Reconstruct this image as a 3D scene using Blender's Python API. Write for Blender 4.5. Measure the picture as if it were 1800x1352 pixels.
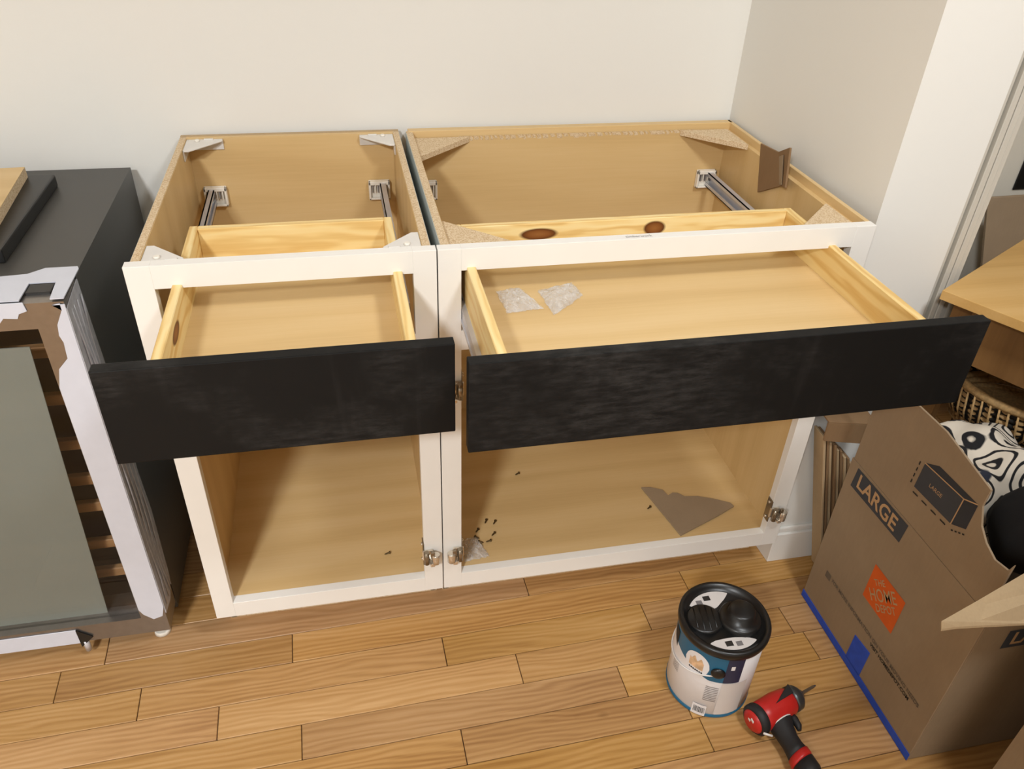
import bpy, bmesh, math, random
from mathutils import Vector, Matrix
random.seed(7)
for o in list(bpy.data.objects):
    bpy.data.objects.remove(o, do_unlink=True)
SC = bpy.context.scene
COL = SC.collection
PI = math.pi

# ------------------------------------------------------------------ camera
CAM = Vector((-0.1337, -1.12426, 1.41863))
YAW, PITCH, ROLL, FPX = 0.22892, 0.61208, 0.04439, 1401.55
FW = Vector((math.sin(YAW)*math.cos(PITCH), math.cos(YAW)*math.cos(PITCH), -math.sin(PITCH)))
_r = Vector((math.cos(YAW), -math.sin(YAW), 0)); _u = _r.cross(FW)
RT = _r*math.cos(ROLL) + _u*math.sin(ROLL)
UP = -_r*math.sin(ROLL) + _u*math.cos(ROLL)
cam_d = bpy.data.cameras.new('camera'); cam = bpy.data.objects.new('camera', cam_d); COL.objects.link(cam)
cam_d.sensor_width = 36; cam_d.lens = FPX/1800*36; cam_d.clip_start = .02
M3 = Matrix((RT, UP, -FW)).transposed()
cam.matrix_world = Matrix.Translation(CAM) @ M3.to_4x4()
SC.camera = cam

def P(u, v, ax, val):
    """the point where the line of sight of photo pixel (u, v) meets the plane ax = val"""
    d = FW + RT*((u-900)/FPX) + UP*((676-v)/FPX)
    i = 'xyz'.index(ax)
    return CAM + d*((val-CAM[i])/d[i])

# ------------------------------------------------------------------ world, exposure, lights
W = bpy.data.worlds.new('world'); SC.world = W; W.use_nodes = True
W.node_tree.nodes['Background'].inputs[0].default_value = (1, .95, .88, 1)
W.node_tree.nodes['Background'].inputs[1].default_value = .3
SC.view_settings.view_transform = 'Standard'; SC.view_settings.look = 'None'
SC.view_settings.gamma = 1; SC.view_settings.use_curve_mapping = False
SC.view_settings.exposure = 0.0
LAMPS = [(0.74, -1.15, 26, .34), (-1.05, -2.3, 88, .34)]     # x, y, watts, diameter
CEIL = 2.44

# ------------------------------------------------------------------ mesh helpers
class MB:
    def __init__(self): self.v = []; self.f = []; self.s = []
    def add(self, vs, fs, smooth=False):
        n = len(self.v); self.v += [Vector(p) for p in vs]
        self.f += [tuple(i+n for i in f) for f in fs]; self.s += [smooth]*len(fs)
        return self
    def box(self, a, b):
        x0, y0, z0 = [min(p) for p in zip(a, b)]; x1, y1, z1 = [max(p) for p in zip(a, b)]
        return self.add([(x0,y0,z0),(x1,y0,z0),(x1,y1,z0),(x0,y1,z0),(x0,y0,z1),(x1,y0,z1),(x1,y1,z1),(x0,y1,z1)],
                        [(0,3,2,1),(4,5,6,7),(0,1,5,4),(1,2,6,5),(2,3,7,6),(3,0,4,7)])
    def prism(self, pts, off):
        """polygon (3-D points) pushed along vector off"""
        off = Vector(off); pts = [Vector(p) for p in pts]; n = len(pts)
        nrm = Vector((0,0,0))
        for i in range(n): nrm += pts[i].cross(pts[(i+1) % n])
        if nrm.dot(off) > 0: pts = pts[::-1]
        return self.add(pts+[p+off for p in pts],
                        [tuple(range(n)), tuple(range(2*n-1, n-1, -1))]+[((i+1) % n, i, n+i, n+(i+1) % n) for i in range(n)])
    def lathe(self, prof, n=32, c=(0,0,0), axis=(0,0,1), cap=True):
        ax = Vector(axis).normalized(); t = Vector((1,0,0)) if abs(ax.x) < .9 else Vector((0,1,0))
        a = (t-ax*t.dot(ax)).normalized(); b = ax.cross(a); c = Vector(c)
        vs = [c+ax*h+(a*math.cos(2*PI*k/n)+b*math.sin(2*PI*k/n))*r for r, h in prof for k in range(n)]
        fs = [(i*n+k, i*n+(k+1) % n, (i+1)*n+(k+1) % n, (i+1)*n+k) for i in range(len(prof)-1) for k in range(n)]
        self.add(vs, fs, True)
        m = len(self.v)-len(vs)
        if cap:
            if prof[0][0] > 1e-6: self.f.append(tuple(m+k for k in range(n))[::-1]); self.s.append(False)
            if prof[-1][0] > 1e-6: self.f.append(tuple(m+(len(prof)-1)*n+k for k in range(n))); self.s.append(False)
        return self
    def cyl(self, a, b, r, n=16, r2=None):
        a = Vector(a); b = Vector(b)
        return self.lathe([(r, 0), (r if r2 is None else r2, (b-a).length)], n, a, b-a)
    def tube(self, pts, r, n=8, closed=False):
        pts = [Vector(p) for p in pts]; m = len(pts); rings = []
        ref = Vector((0.13, .27, .95))
        for i, p in enumerate(pts):
            if closed: d = pts[(i+1) % m]-pts[i-1]
            else: d = pts[min(i+1, m-1)]-pts[max(i-1, 0)]
            d.normalize(); a = (ref-d*ref.dot(d)).normalized(); b = d.cross(a)
            rr = r[i] if isinstance(r, (list, tuple)) else r
            rings += [p+(a*math.cos(2*PI*k/n)+b*math.sin(2*PI*k/n))*rr for k in range(n)]
        fs = []
        for i in range(m if closed else m-1):
            j = (i+1) % m
            fs += [(i*n+k, i*n+(k+1) % n, j*n+(k+1) % n, j*n+k) for k in range(n)]
        if not closed: fs += [tuple(range(n))[::-1], tuple((m-1)*n+k for k in range(n))]
        return self.add(rings, fs, True)
    def xf(self, M):
        self.v = [M @ p for p in self.v]; return self
    def build(self, name, mat, parent=None, bevel=0, seg=2, kind=None, origin=None):
        c = Vector(origin) if origin else sum(self.v, Vector((0,0,0)))/len(self.v)
        if origin is None:
            lo = Vector([min(p[i] for p in self.v) for i in range(3)]); hi = Vector([max(p[i] for p in self.v) for i in range(3)])
            c = (lo+hi)/2
        me = bpy.data.meshes.new(name)
        me.from_pydata([p-c for p in self.v], [], self.f)
        me.polygons.foreach_set('use_smooth', self.s)
        if bevel:
            bm = bmesh.new(); bm.from_mesh(me)
            es = [e for e in bm.edges if len(e.link_faces) == 2 and e.calc_face_angle(0) > .6]
            bmesh.ops.bevel(bm, geom=es, offset=bevel, segments=seg, profile=.6, affect='EDGES', clamp_overlap=True)
            bm.to_mesh(me); bm.free()
        me.materials.append(mat)
        return link(name, me, c, parent, kind)

WLOC = {}
def link(name, me, c, parent=None, kind=None):
    o = bpy.data.objects.new(name, me); COL.objects.link(o)
    WLOC[o] = Vector(c); o.location = c
    if parent: o.parent = parent; o.location = Vector(c)-WLOC[parent]
    if kind: o['kind'] = kind
    return o
def thing(name, loc, label, cat, group=None):
    o = link(name, None, Vector(loc)); o.empty_display_size = .05
    return tag(o, label, cat, group)
def tag(o, label, cat, group=None):
    o['label'] = label; o['category'] = cat
    if group: o['group'] = group
    return o
def box(name, a, b, mat, parent=None, bevel=.0008, kind=None):
    return MB().box(a, b).build(name, mat, parent, bevel, 1, kind)
def textmesh(s, size, mat, parent, fn, name='lettering', align='LEFT', thick=0, sx=1.0):
    """flat lettering, fn maps its (u, v) to a 3-D point"""
    cu = bpy.data.curves.new('t', 'FONT'); cu.body = s; cu.size = size; cu.align_x = align; cu.align_y = 'CENTER'
    cu.offset = thick; cu.resolution_u = 3
    ob = bpy.data.objects.new('t', cu); COL.objects.link(ob)
    dg = bpy.context.evaluated_depsgraph_get(); me = bpy.data.meshes.new_from_object(ob.evaluated_get(dg))
    bpy.data.objects.remove(ob, do_unlink=True); bpy.data.curves.remove(cu)
    m = MB(); m.add([fn(v.co.x*sx, v.co.y) for v in me.vertices], [tuple(p.vertices) for p in me.polygons])
    bpy.data.meshes.remove(me)
    return m.build(name, mat, parent)

# ------------------------------------------------------------------ material helpers
def srgb(r, g, b):
    f = lambda c: (c/255/12.92) if c/255 <= .04045 else ((c/255+.055)/1.055)**2.4
    return (f(r), f(g), f(b), 1)
class N:
    def __init__(self, name):
        self.m = bpy.data.materials.new(name); self.m.use_nodes = True
        self.t = self.m.node_tree; self.b = self.t.nodes['Principled BSDF']
    def n(self, typ, **kw):
        o = self.t.nodes.new(typ)
        for k, v in kw.items():
            if k in ('inp',):
                for kk, vv in v.items():
                    if hasattr(vv, 'is_output'): self.t.links.new(vv, o.inputs[kk])
                    else: o.inputs[kk].default_value = vv
            else: setattr(o, k, v)
        return o
    def l(self, a, b): self.t.links.new(a, b)
    def set(self, **kw):
        for k, v in kw.items():
            k = k.replace('_', ' ')
            if hasattr(v, 'is_output'): self.l(v, self.b.inputs[k])
            else: self.b.inputs[k].default_value = v
        return self
    def ramp(self, fac, stops):
        r = self.n('ShaderNodeValToRGB'); self.l(fac, r.inputs[0]); e = r.color_ramp.elements
        while len(e) < len(stops): e.new(.5)
        for x, (p, c) in zip(e, stops): x.position = p; x.color = c
        return r.outputs[0]
    def mix(self, fac, a, b, mode='MIX'):
        o = self.n('ShaderNodeMix', data_type='RGBA', blend_type=mode)
        for i, v in ((0, fac), (6, a), (7, b)):
            if hasattr(v, 'is_output'): self.l(v, o.inputs[i])
            else: o.inputs[i].default_value = v
        return o.outputs[2]
    def math(self, op, a, b=0.):
        o = self.n('ShaderNodeMath', operation=op)
        for i, v in ((0, a), (1, b)):
            if hasattr(v, 'is_output'): self.l(v, o.inputs[i])
            else: o.inputs[i].default_value = v
        return o.outputs[0]
    def coords(self, scale=(1,1,1), rnd=0., loc=(0,0,0)):
        tc = self.n('ShaderNodeTexCoord'); v = tc.outputs['Object']
        if rnd:
            oi = self.n('ShaderNodeObjectInfo')
            mm = self.n('ShaderNodeVectorMath', operation='MULTIPLY_ADD')
            cb = self.n('ShaderNodeCombineXYZ')
            for i in range(3): self.l(oi.outputs['Random'], cb.inputs[i])
            self.l(cb.outputs[0], mm.inputs[0]); mm.inputs[1].default_value = (rnd, rnd*1.7, rnd*.6); self.l(v, mm.inputs[2]); v = mm.outputs[0]
        mp = self.n('ShaderNodeMapping'); mp.inputs['Scale'].default_value = scale; mp.inputs['Location'].default_value = loc
        self.l(v, mp.inputs[0]); return mp.outputs[0]
    def noise(self, vec, scale=5, detail=4, rough=.5, dist=0.):
        o = self.n('ShaderNodeTexNoise'); self.l(vec, o.inputs['Vector'])
        o.inputs['Scale'].default_value = scale; o.inputs['Detail'].default_value = detail; o.inputs['Roughness'].default_value = rough; o.inputs['Distortion'].default_value = dist
        return o.outputs['Fac']
    def bump(self, h, strength=.2, dist=.001):
        o = self.n('ShaderNodeBump'); o.inputs['Strength'].default_value = strength; o.inputs['Distance'].default_value = dist
        self.l(h, o.inputs['Height']); self.l(o.outputs[0], self.b.inputs['Normal']); return self

def plain(name, col, rough=.5, metal=0., var=.06, scale=30, bump=0., spec=.5):
    k = N(name); v = k.coords(); f = k.noise(v, scale, 3)
    lo = tuple(c*(1-var) for c in col[:3])+(1,); hi = tuple(min(1, c*(1+var)) for c in col[:3])+(1,)
    k.set(Base_Color=k.ramp(f, [(.3, lo), (.7, hi)]), Roughness=rough, Metallic=metal, Specular_IOR_Level=spec)
    if bump: k.bump(f, bump)
    return k.m

def wood(name, dark, mid, light, axis='x', rings=9., fine=1., rough=.45, rnd=7., tint=0., knots=(), bump=.05, ringamt=.55):
    k = N(name)
    cr = 1.0
    sc = {'x': (.10, cr, cr), 'y': (cr, .10, cr), 'z': (cr, cr, .10)}[axis]
    v = k.coords(sc, rnd)
    n1 = k.noise(v, 6, 3, .55, .6)
    s2 = tuple(c*(1 if c < .5 else 1) for c in sc)
    wv = k.n('ShaderNodeTexWave', wave_type='RINGS', rings_direction={'x': 'X', 'y': 'Y', 'z': 'Z'}[axis])
    sc3 = {'x': (.16, 1, 1), 'y': (1, .16, 1), 'z': (1, 1, .16)}[axis]
    k.l(k.coords(sc3, rnd, (.03, .05, .09)), wv.inputs['Vector']); wv.inputs['Scale'].default_value = rings; wv.inputs['Distortion'].default_value = 7.
    wv.inputs['Detail'].default_value = 2.; wv.inputs['Detail Scale'].default_value = 1.6
    sc4 = {'x': (.03, 1, 1), 'y': (1, .03, 1), 'z': (1, 1, .03)}[axis]
    n2 = k.noise(k.coords(sc4, rnd), 220*fine, 2, .6)
    f = k.math('ADD', k.math('MULTIPLY', n1, 1-ringamt), k.math('MULTIPLY', wv.outputs['Fac'], ringamt))
    f = k.math('ADD', k.math('MULTIPLY', f, .78), k.math('MULTIPLY', n2, .22))
    col = k.ramp(f, [(.18, dark), (.48, mid), (.8, light)])
    if tint:
        oi = k.n('ShaderNodeObjectInfo')
        hs = k.n('ShaderNodeHueSaturation'); k.l(col, hs.inputs['Color'])
        k.l(k.math('ADD', k.math('MULTIPLY', oi.outputs['Random'], tint), 1-tint*.5), hs.inputs['Value'])
        r2 = k.math('FRACT', k.math('MULTIPLY', oi.outputs['Random'], 7.31))
        k.l(k.math('ADD', k.math('MULTIPLY', r2, .010), .496), hs.inputs['Hue'])
        k.l(k.math('ADD', k.math('MULTIPLY', r2, .2), .9), hs.inputs['Saturation'])
        col = hs.outputs[0]
    for (c, r) in knots:
        tc = k.n('ShaderNodeTexCoord'); a = k.n('ShaderNodeVectorMath', operation='SUBTRACT'); k.l(tc.outputs['Object'], a.inputs[0]); a.inputs[1].default_value = c
        d = k.n('ShaderNodeVectorMath', operation='DIVIDE'); k.l(a.outputs[0], d.inputs[0]); d.inputs[1].default_value = r
        ln = k.n('ShaderNodeVectorMath', operation='LENGTH'); k.l(d.outputs[0], ln.inputs[0])
        q = k.math('ADD', ln.outputs['Value'], k.math('MULTIPLY', k.math('SUBTRACT', n1, .5), .7))
        mask = k.ramp(q, [(.78, (1,1,1,1)), (.98, (0,0,0,1))])
        kc = k.ramp(q, [(.1, srgb(150, 98, 50)), (.55, srgb(128, 76, 32)), (.8, srgb(92, 50, 18))])
        col = k.mix(mask, col, kc)
    k.set(Base_Color=col, Roughness=rough, Specular_IOR_Level=.35)
    k.bump(n2, bump, .0006)
    return k.m

def particle(name):
    k = N(name); v = k.coords()
    vo = k.n('ShaderNodeTexVoronoi'); k.l(v, vo.inputs['Vector']); vo.inputs['Scale'].default_value = 520
    sep = k.n('ShaderNodeSeparateColor'); k.l(vo.outputs['Color'], sep.inputs[0])
    col = k.ramp(sep.outputs[0], [(.0, srgb(190, 158, 118)), (.35, srgb(216, 192, 156)), (.7, srgb(226, 206, 174)), (1., srgb(200, 170, 130))])
    k.set(Base_Color=col, Roughness=.85); k.bump(sep.outputs[1], .25); return k.m

def cardboard(name, c, var=.08):
    k = N(name); v = k.coords()
    n1 = k.noise(v, 9, 5, .6); n2 = k.noise(k.coords((1,1,.15)), 260, 2)
    f = k.math('ADD', k.math('MULTIPLY', n1, .7), k.math('MULTIPLY', n2, .3))
    lo = tuple(x*(1-var) for x in c[:3])+(1,); hi = tuple(x*(1+var) for x in c[:3])+(1,)
    k.set(Base_Color=k.ramp(f, [(.3, lo), (.7, hi)]), Roughness=.85, Specular_IOR_Level=.2); k.bump(n2, .05); return k.m

def emis(name, col, s):
    k = N(name); k.set(Base_Color=col, Emission_Color=col, Emission_Strength=s); return k.m

def thin_clear(name, tint=(1,1,1,1), gloss=.08, rough=.05, haze=.0, hcol=(1,1,1,1)):
    """thin clear sheet: transparent with a glossy coat and a little white scatter"""
    k = N(name); t = k.t
    tr = k.n('ShaderNodeBsdfTransparent', inp={0: tint}); gl = k.n('ShaderNodeBsdfGlossy', inp={'Roughness': rough})
    lw = k.n('ShaderNodeLayerWeight', inp={0: .5}); fr = k.math('MULTIPLY', k.math('POWER', lw.outputs['Facing'], 4.), .8)
    df = k.n('ShaderNodeBsdfDiffuse', inp={0: hcol})
    if haze:
        h = k.math('MULTIPLY', k.noise(k.coords(), 90, 4, .6), haze*2)
        m0 = k.n('ShaderNodeMixShader'); k.l(h, m0.inputs[0]); k.l(tr.outputs[0], m0.inputs[1]); k.l(df.outputs[0], m0.inputs[2]); base = m0.outputs[0]
    else: base = tr.outputs[0]
    m1 = k.n('ShaderNodeMixShader'); k.l(k.math('ADD', fr, gloss), m1.inputs[0]); k.l(base, m1.inputs[1]); k.l(gl.outputs[0], m1.inputs[2])
    out = [n for n in t.nodes if n.type == 'OUTPUT_MATERIAL'][0]; k.l(m1.outputs[0], out.inputs[0]); return k.m

M = {}
def painted(name, col, sc=160):
    k = N(name); v = k.coords(); f = k.noise(v, sc, 4, .6); g = k.noise(v, 1.3, 2)
    lo = tuple(c*.97 for c in col[:3])+(1,)
    k.set(Base_Color=k.ramp(g, [(.3, lo), (.7, col)]), Roughness=.75, Specular_IOR_Level=.25); k.bump(f, .12, .0008); return k.m
M['wall'] = painted('wall_paint', srgb(236, 234, 228))
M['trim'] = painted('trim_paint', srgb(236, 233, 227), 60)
M['casing'] = painted('casing_shaded_paint', srgb(206, 200, 188), 60)  # trim paint greyed, the casing's shading is put into its colour
M['ceil'] = painted('ceiling_paint', srgb(240, 238, 232))
M['white'] = plain('white_cabinet_paint', srgb(240, 237, 231), .38, var=.015, scale=12)
M['maple_x'] = wood('maple_laminate_x', srgb(200, 166, 112), srgb(216, 184, 130), srgb(226, 197, 148), 'x', rings=4, rough=.42, bump=.015, ringamt=.2)
M['maple_y'] = wood('maple_laminate_y', srgb(200, 166, 112), srgb(216, 184, 130), srgb(226, 197, 148), 'y', rings=4, rough=.42, bump=.015, ringamt=.2)
M['maple_z'] = wood('maple_laminate_z', srgb(200, 166, 112), srgb(216, 184, 130), srgb(226, 197, 148), 'z', rings=4, rough=.42, bump=.015, ringamt=.2)
PD, PM, PL = srgb(218, 176, 104), srgb(239, 208, 142), srgb(247, 225, 168)
M['pine_x'] = wood('pine_x', PD, PM, PL, 'x', rings=22, rough=.5, ringamt=.42)
M['pine_y'] = wood('pine_y', PD, PM, PL, 'y', rings=22, rough=.5, ringamt=.42)
M['particle'] = particle('particle_board')
def oak(name):
    k = N(name); R_ = 11.
    n1 = k.noise(k.coords((.12, 1, 1), R_), 9, 4, .6, .5)                      # broad figure
    wv = k.n('ShaderNodeTexWave', wave_type='BANDS', bands_direction='Y'); k.l(k.coords((.22, 1, 1), R_), wv.inputs['Vector'])
    wv.inputs['Scale'].default_value = 26.; wv.inputs['Distortion'].default_value = 16.; wv.inputs['Detail'].default_value = 2.; wv.inputs['Detail Scale'].default_value = .55
    n2 = k.noise(k.coords((.035, 1, 1), R_), 170, 3, .65)                     # fine streaks
    n3 = k.noise(k.coords((.5, 1, 1), R_, (3, 1, 2)), 14, 2)                   # knots and flecks
    f = k.math('ADD', k.math('ADD', k.math('MULTIPLY', n1, .55), k.math('MULTIPLY', wv.outputs['Fac'], .13)), k.math('MULTIPLY', n2, .28))
    col = k.ramp(f, [(.26, srgb(146, 104, 62)), (.48, srgb(182, 140, 90)), (.70, srgb(202, 162, 114))])
    col = k.mix(k.ramp(n3, [(.74, (0,0,0,1)), (.84, (1,1,1,1))]), col, srgb(96, 60, 30))
    oi = k.n('ShaderNodeObjectInfo'); hs = k.n('ShaderNodeHueSaturation'); k.l(col, hs.inputs['Color'])
    k.l(k.math('ADD', k.math('MULTIPLY', oi.outputs['Random'], .2), .9), hs.inputs['Value'])
    r2 = k.math('FRACT', k.math('MULTIPLY', oi.outputs['Random'], 7.31))
    k.l(k.math('ADD', k.math('MULTIPLY', r2, .006), .497), hs.inputs['Hue']); k.l(k.math('ADD', k.math('MULTIPLY', r2, .14), .95), hs.inputs['Saturation'])
    k.set(Base_Color=hs.outputs[0], Roughness=.36, Specular_IOR_Level=.35); k.bump(n2, .08, .0006); return k.m
M['plank'] = oak('oak_plank')
M['subfloor'] = plain('floor_gap', srgb(52, 30, 14), .8)
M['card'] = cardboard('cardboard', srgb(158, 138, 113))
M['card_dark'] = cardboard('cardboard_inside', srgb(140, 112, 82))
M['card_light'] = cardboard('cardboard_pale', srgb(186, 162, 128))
M['black_plastic'] = plain('black_plastic', srgb(22, 22, 22), .35)
M['black_matte'] = plain('black_enamel', srgb(66, 64, 60), .4, var=.05, scale=4)
M['zinc'] = plain('zinc_steel', srgb(206, 206, 212), .35, .35, .04)
M['nickel'] = plain('nickel', srgb(222, 214, 200), .18, .8, .04)
M['nickel_dark'] = plain('dark_nickel', srgb(150, 138, 120), .25, .8, .05)
M['wplastic'] = plain('white_plastic', srgb(238, 232, 220), .4, var=.02)
M['mplastic'] = plain('milky_plastic', srgb(226, 222, 216), .3, var=.03)
M['steel'] = plain('brushed_steel', srgb(150, 144, 138), .3, .85, .05, 60)
M['film'] = plain('protective_film', srgb(208, 211, 222), .25, var=.02, scale=40, bump=.08)
M['film_clear'] = plain('crumpled_film', srgb(178, 178, 184), .2, var=.12, scale=60, bump=.5)
M['grey_reflection'] = plain('grey_reflection', srgb(140, 152, 150), .5, var=.03, scale=6)  # colour of the wall reflection painted behind the cooler glass
M['shelfwood'] = wood('shelf_beech', srgb(150, 110, 70), srgb(180, 140, 96), srgb(200, 160, 115), 'x', rough=.5)
M['glass'] = thin_clear('smoked_glass', (.93, .91, .89, 1), .02, .02)
M['bag'] = thin_clear('clear_plastic', (.98, .98, .98, 1), .10, .10, .26)
M['teal'] = plain('teal_print', srgb(28, 98, 132), .35, var=.03)
M['navy'] = plain('navy_print', srgb(36, 44, 72), .4, var=.05)
M['label'] = plain('white_label', srgb(232, 230, 232), .4, var=.02)
M['label2'] = plain('ivory_label', srgb(214, 208, 204), .45, var=.02)
M['grey_print'] = plain('grey_print', srgb(120, 116, 116), .5)
M['tan_print'] = plain('tan_print', srgb(214, 178, 140), .5, var=.25, scale=90)
M['ink'] = plain('slate_ink', srgb(62, 66, 74), .7, var=.05)
M['ink2'] = plain('slate_ink_side', srgb(48, 52, 60), .7, var=.05)
M['ink_grey'] = plain('faded_ink', srgb(112, 100, 86), .8)
M['ink_black'] = plain('black_ink', srgb(40, 36, 32), .8)
M['orange'] = plain('orange_ink', srgb(222, 98, 28), .7, var=.05)
M['cardletter'] = plain('bare_cardboard_letter', srgb(196, 160, 118), .8)
M['shaded_brown_wood'] = wood('shaded_brown_wood', srgb(96, 66, 34), srgb(126, 90, 50), srgb(146, 108, 64), 'z', rings=5, rough=.5, ringamt=.2)  # brown wood, darkened in colour for the shade under the table top
M['screw'] = plain('bronze_screw', srgb(84, 66, 36), .4, .6)
M['tape'] = plain('blue_tape', srgb(36, 84, 208), .6, var=.08, scale=60)
M['red'] = plain('red_plastic', srgb(186, 34, 30), .38, var=.06)
M['rubber'] = plain('black_rubber', srgb(26, 25, 26), .6, bump=.1)
M['gunmetal'] = plain('gunmetal', srgb(92, 96, 98), .35, .8)
M['silver_print'] = plain('silver_print', srgb(225, 220, 215), .35)
M['door'] = painted('door_paint', srgb(226, 220, 206), 40)
M['velvet'] = plain('black_cloth', srgb(16, 15, 17), .95, var=.2, scale=15)
def black_front():
    k = N('black_drawer_paint'); v = k.coords((1, 1, 1), 3)
    a = k.noise(v, 5, 6, .65); b = k.noise(k.coords((.5, 1, 2.2), 3), 60, 4, .7); c = k.noise(k.coords((3, 1, .35), 5), 14, 3)
    f = k.math('MULTIPLY', k.ramp(a, [(.46, (0,0,0,1)), (.68, (1,1,1,1))]), k.ramp(b, [(.36, (0,0,0,1)), (.75, (1,1,1,1))]))
    f = k.math('ADD', k.math('MULTIPLY', f, .8), k.math('MULTIPLY', k.ramp(c, [(.62, (0,0,0,1)), (.8, (1,1,1,1))]), .12))
    k.set(Base_Color=k.mix(f, srgb(17, 17, 17), srgb(66, 64, 62)), Roughness=.6, Specular_IOR_Level=.22); k.bump(b, .06); return k.m
M['black_front'] = black_front()

# ------------------------------------------------------------------ the setting
XL, YF, XR = -2.7, -3.6, 3.0
flo = box('floor', (XL, YF, -.06), (XR, .7, -.004), M['subfloor'], bevel=0, kind='structure')
# planks: rows run along x, a touch out of square with the wall
ROT = .0268; PW = .0718
known = {-1: [-.69, .197], 0: [-.77, -.321, .56], 1: [-.61, -.013, .436], 2: [-.46, .131, .74], 3: [-.306, .33, .76], 4: [-.60, -.011, .437], 5: [-.35, .45], 6: [-.1, .6]}
rest = MB()
row = -9
cs, sn = math.cos(ROT), math.sin(ROT)
while True:
    v1 = .0237 - PW*row; v0 = v1-PW          # across-grain coordinate of the row
    if v1 < YF: break
    ks = sorted(known.get(row, []))
    rr = random.Random(row*13+5)
    xs = list(ks) if ks else [rr.uniform(-.4, 0)]
    while xs[0] > -1.75: xs.insert(0, xs[0]-rr.uniform(.42, .8))
    while xs[-1] < 1.9: xs.append(xs[-1]+rr.uniform(.42, .8))
    xs = [XL+.02]+[x for x in xs if XL+.1 < x < XR-.1]+[XR-.02]
    for a, b in zip(xs, xs[1:]):
        y0, y1 = v0+.0007, v1-.0007
        a2, b2 = a+.0008, b-.0008
        pts = [(a2, y0), (b2, y0), (b2, y1), (a2, y1)]
        yc = [x*sn+y*cs for x, y in pts]
        if min(yc) > .66 or max(yc) < YF: continue
        dz = rr.uniform(-.0006, .0)
        m = MB().box((a2, y0, -.010), (b2, y1, dz))
        m.xf(Matrix.Rotation(ROT, 4, 'Z'))
        big = -.95 < (v0+v1)/2 < .6 and -1.9 < (a+b)/2 < 1.75
        if big: m.build('plank', M['plank'], flo, .0009, 1)
        else: rest.add(m.v, m.f)
    row += 1
rest.build('plank_field', M['plank'], flo, kind='stuff')

def struct(name, pts, z0, z1, mat):
    return MB().prism([(x, y, z0) for x, y in pts], (0, 0, z1-z0)).build(name, mat, kind='structure')
struct('wall_back', [(XL-.1, .617), (XR+.1, .617), (XR+.1, .74), (XL-.1, .74)], -.05, CEIL, M['wall'])
WR0, WR1, YS = .7665, .792, .043             # side wall of the niche and the face of its end
struct('wall_right', [(WR0, .617), (WR1, YS), (.962, YS), (.962, .617)], -.05, CEIL, M['wall'])
struct('wall_left', [(XL-.1, YF), (XL, YF), (XL, .617), (XL-.1, .617)], -.05, CEIL, M['wall'])
struct('wall_front', [(XL-.1, YF-.1), (XR+.1, YF-.1), (XR+.1, YF), (XL-.1, YF)], -.05, CEIL, M['wall'])
struct('wall_side', [(XR, YF), (XR+.1, YF), (XR+.1, .617), (XR, .617)], -.05, CEIL, M['wall'])
struct('ceiling', [(XL-.1, YF-.1), (XR+.1, YF-.1), (XR+.1, .74), (XL-.1, .74)], CEIL, CEIL+.06, M['ceil'])
# baseboard round the end of the side wall
bb = thing('baseboard_right', (.79, .03, 0), '', '')
del bb['label'], bb['category']; bb['kind'] = 'structure'
MB().prism([(.775, .100, 0), (.779, .030, 0), (.964, .030, 0), (.964, YS, 0), (WR1, YS, 0), (WR1-.003, .1, 0)], (0, 0, .088)).build('board', M['trim'], bb, .001, 1)
MB().prism([(.779, .100, .088), (.784, .035, .088), (.964, .035, .088), (.964, YS, .088), (WR1, YS, .088), (WR1-.003, .1, .088)], (0, 0, .016)).build('cap_moulding', M['trim'], bb, .004, 2)
# door casing beyond the wall end: stepped moulding
tr = thing('trim_1', (.99, .07, 0), '', ''); del tr['label'], tr['category']; tr['kind'] = 'structure'
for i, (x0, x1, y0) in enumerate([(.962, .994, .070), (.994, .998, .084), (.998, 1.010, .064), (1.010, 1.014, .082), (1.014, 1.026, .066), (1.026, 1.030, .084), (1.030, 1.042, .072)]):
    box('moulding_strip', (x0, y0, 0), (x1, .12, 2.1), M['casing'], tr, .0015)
# the white door, shut behind the casing
dr = thing('door_1', (1.7, .6, 0), '', ''); del dr['label'], dr['category']; dr['kind'] = 'structure'
box('slab', (1.25, .572, .01), (2.1, .612, 2.09), M['door'], dr, .002)
box('dark_gap_strip', (1.236, .580, .01), (1.249, .612, 2.09), M['black_plastic'], dr, 0)  # black strip standing in for the shade in the gap beside the door
_a = P(1778, 333, 'y', .572)
box('black_plate', (_a.x, .566, _a.z), (_a.x+.2, .572, _a.z+.34), M['black_plastic'], dr, .002)

# ceiling lamps
for i, (x, y, w, d) in enumerate(LAMPS):
    t = thing('ceiling_light', (x, y, CEIL), ['round white flush ceiling light in front of the cabinets', 'round white flush ceiling light at the far end of the room'][i], 'lamp', 'ceiling lights')
    MB().lathe([(d*.5, 0), (d*.53, -.012), (d*.53, -.03), (d*.48, -.034)], 40, (x, y, CEIL)).build('rim', M['trim'], t)
    MB().lathe([(d*.475, -.033), (d*.3, -.036), (0, -.037)], 40, (x, y, CEIL), cap=False).build('diffuser', emis('lamp_glow%d' % i, (1, .93, .84, 1), 3), t)
    ld = bpy.data.lights.new('lamp', 'AREA'); ld.shape = 'DISK'; ld.size = d; ld.energy = w; ld.color = (.94, .975, 1.0)
    lo = bpy.data.objects.new('lamp', ld); COL.objects.link(lo); lo.parent = t; lo.location = (0, 0, -.045)

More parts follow.
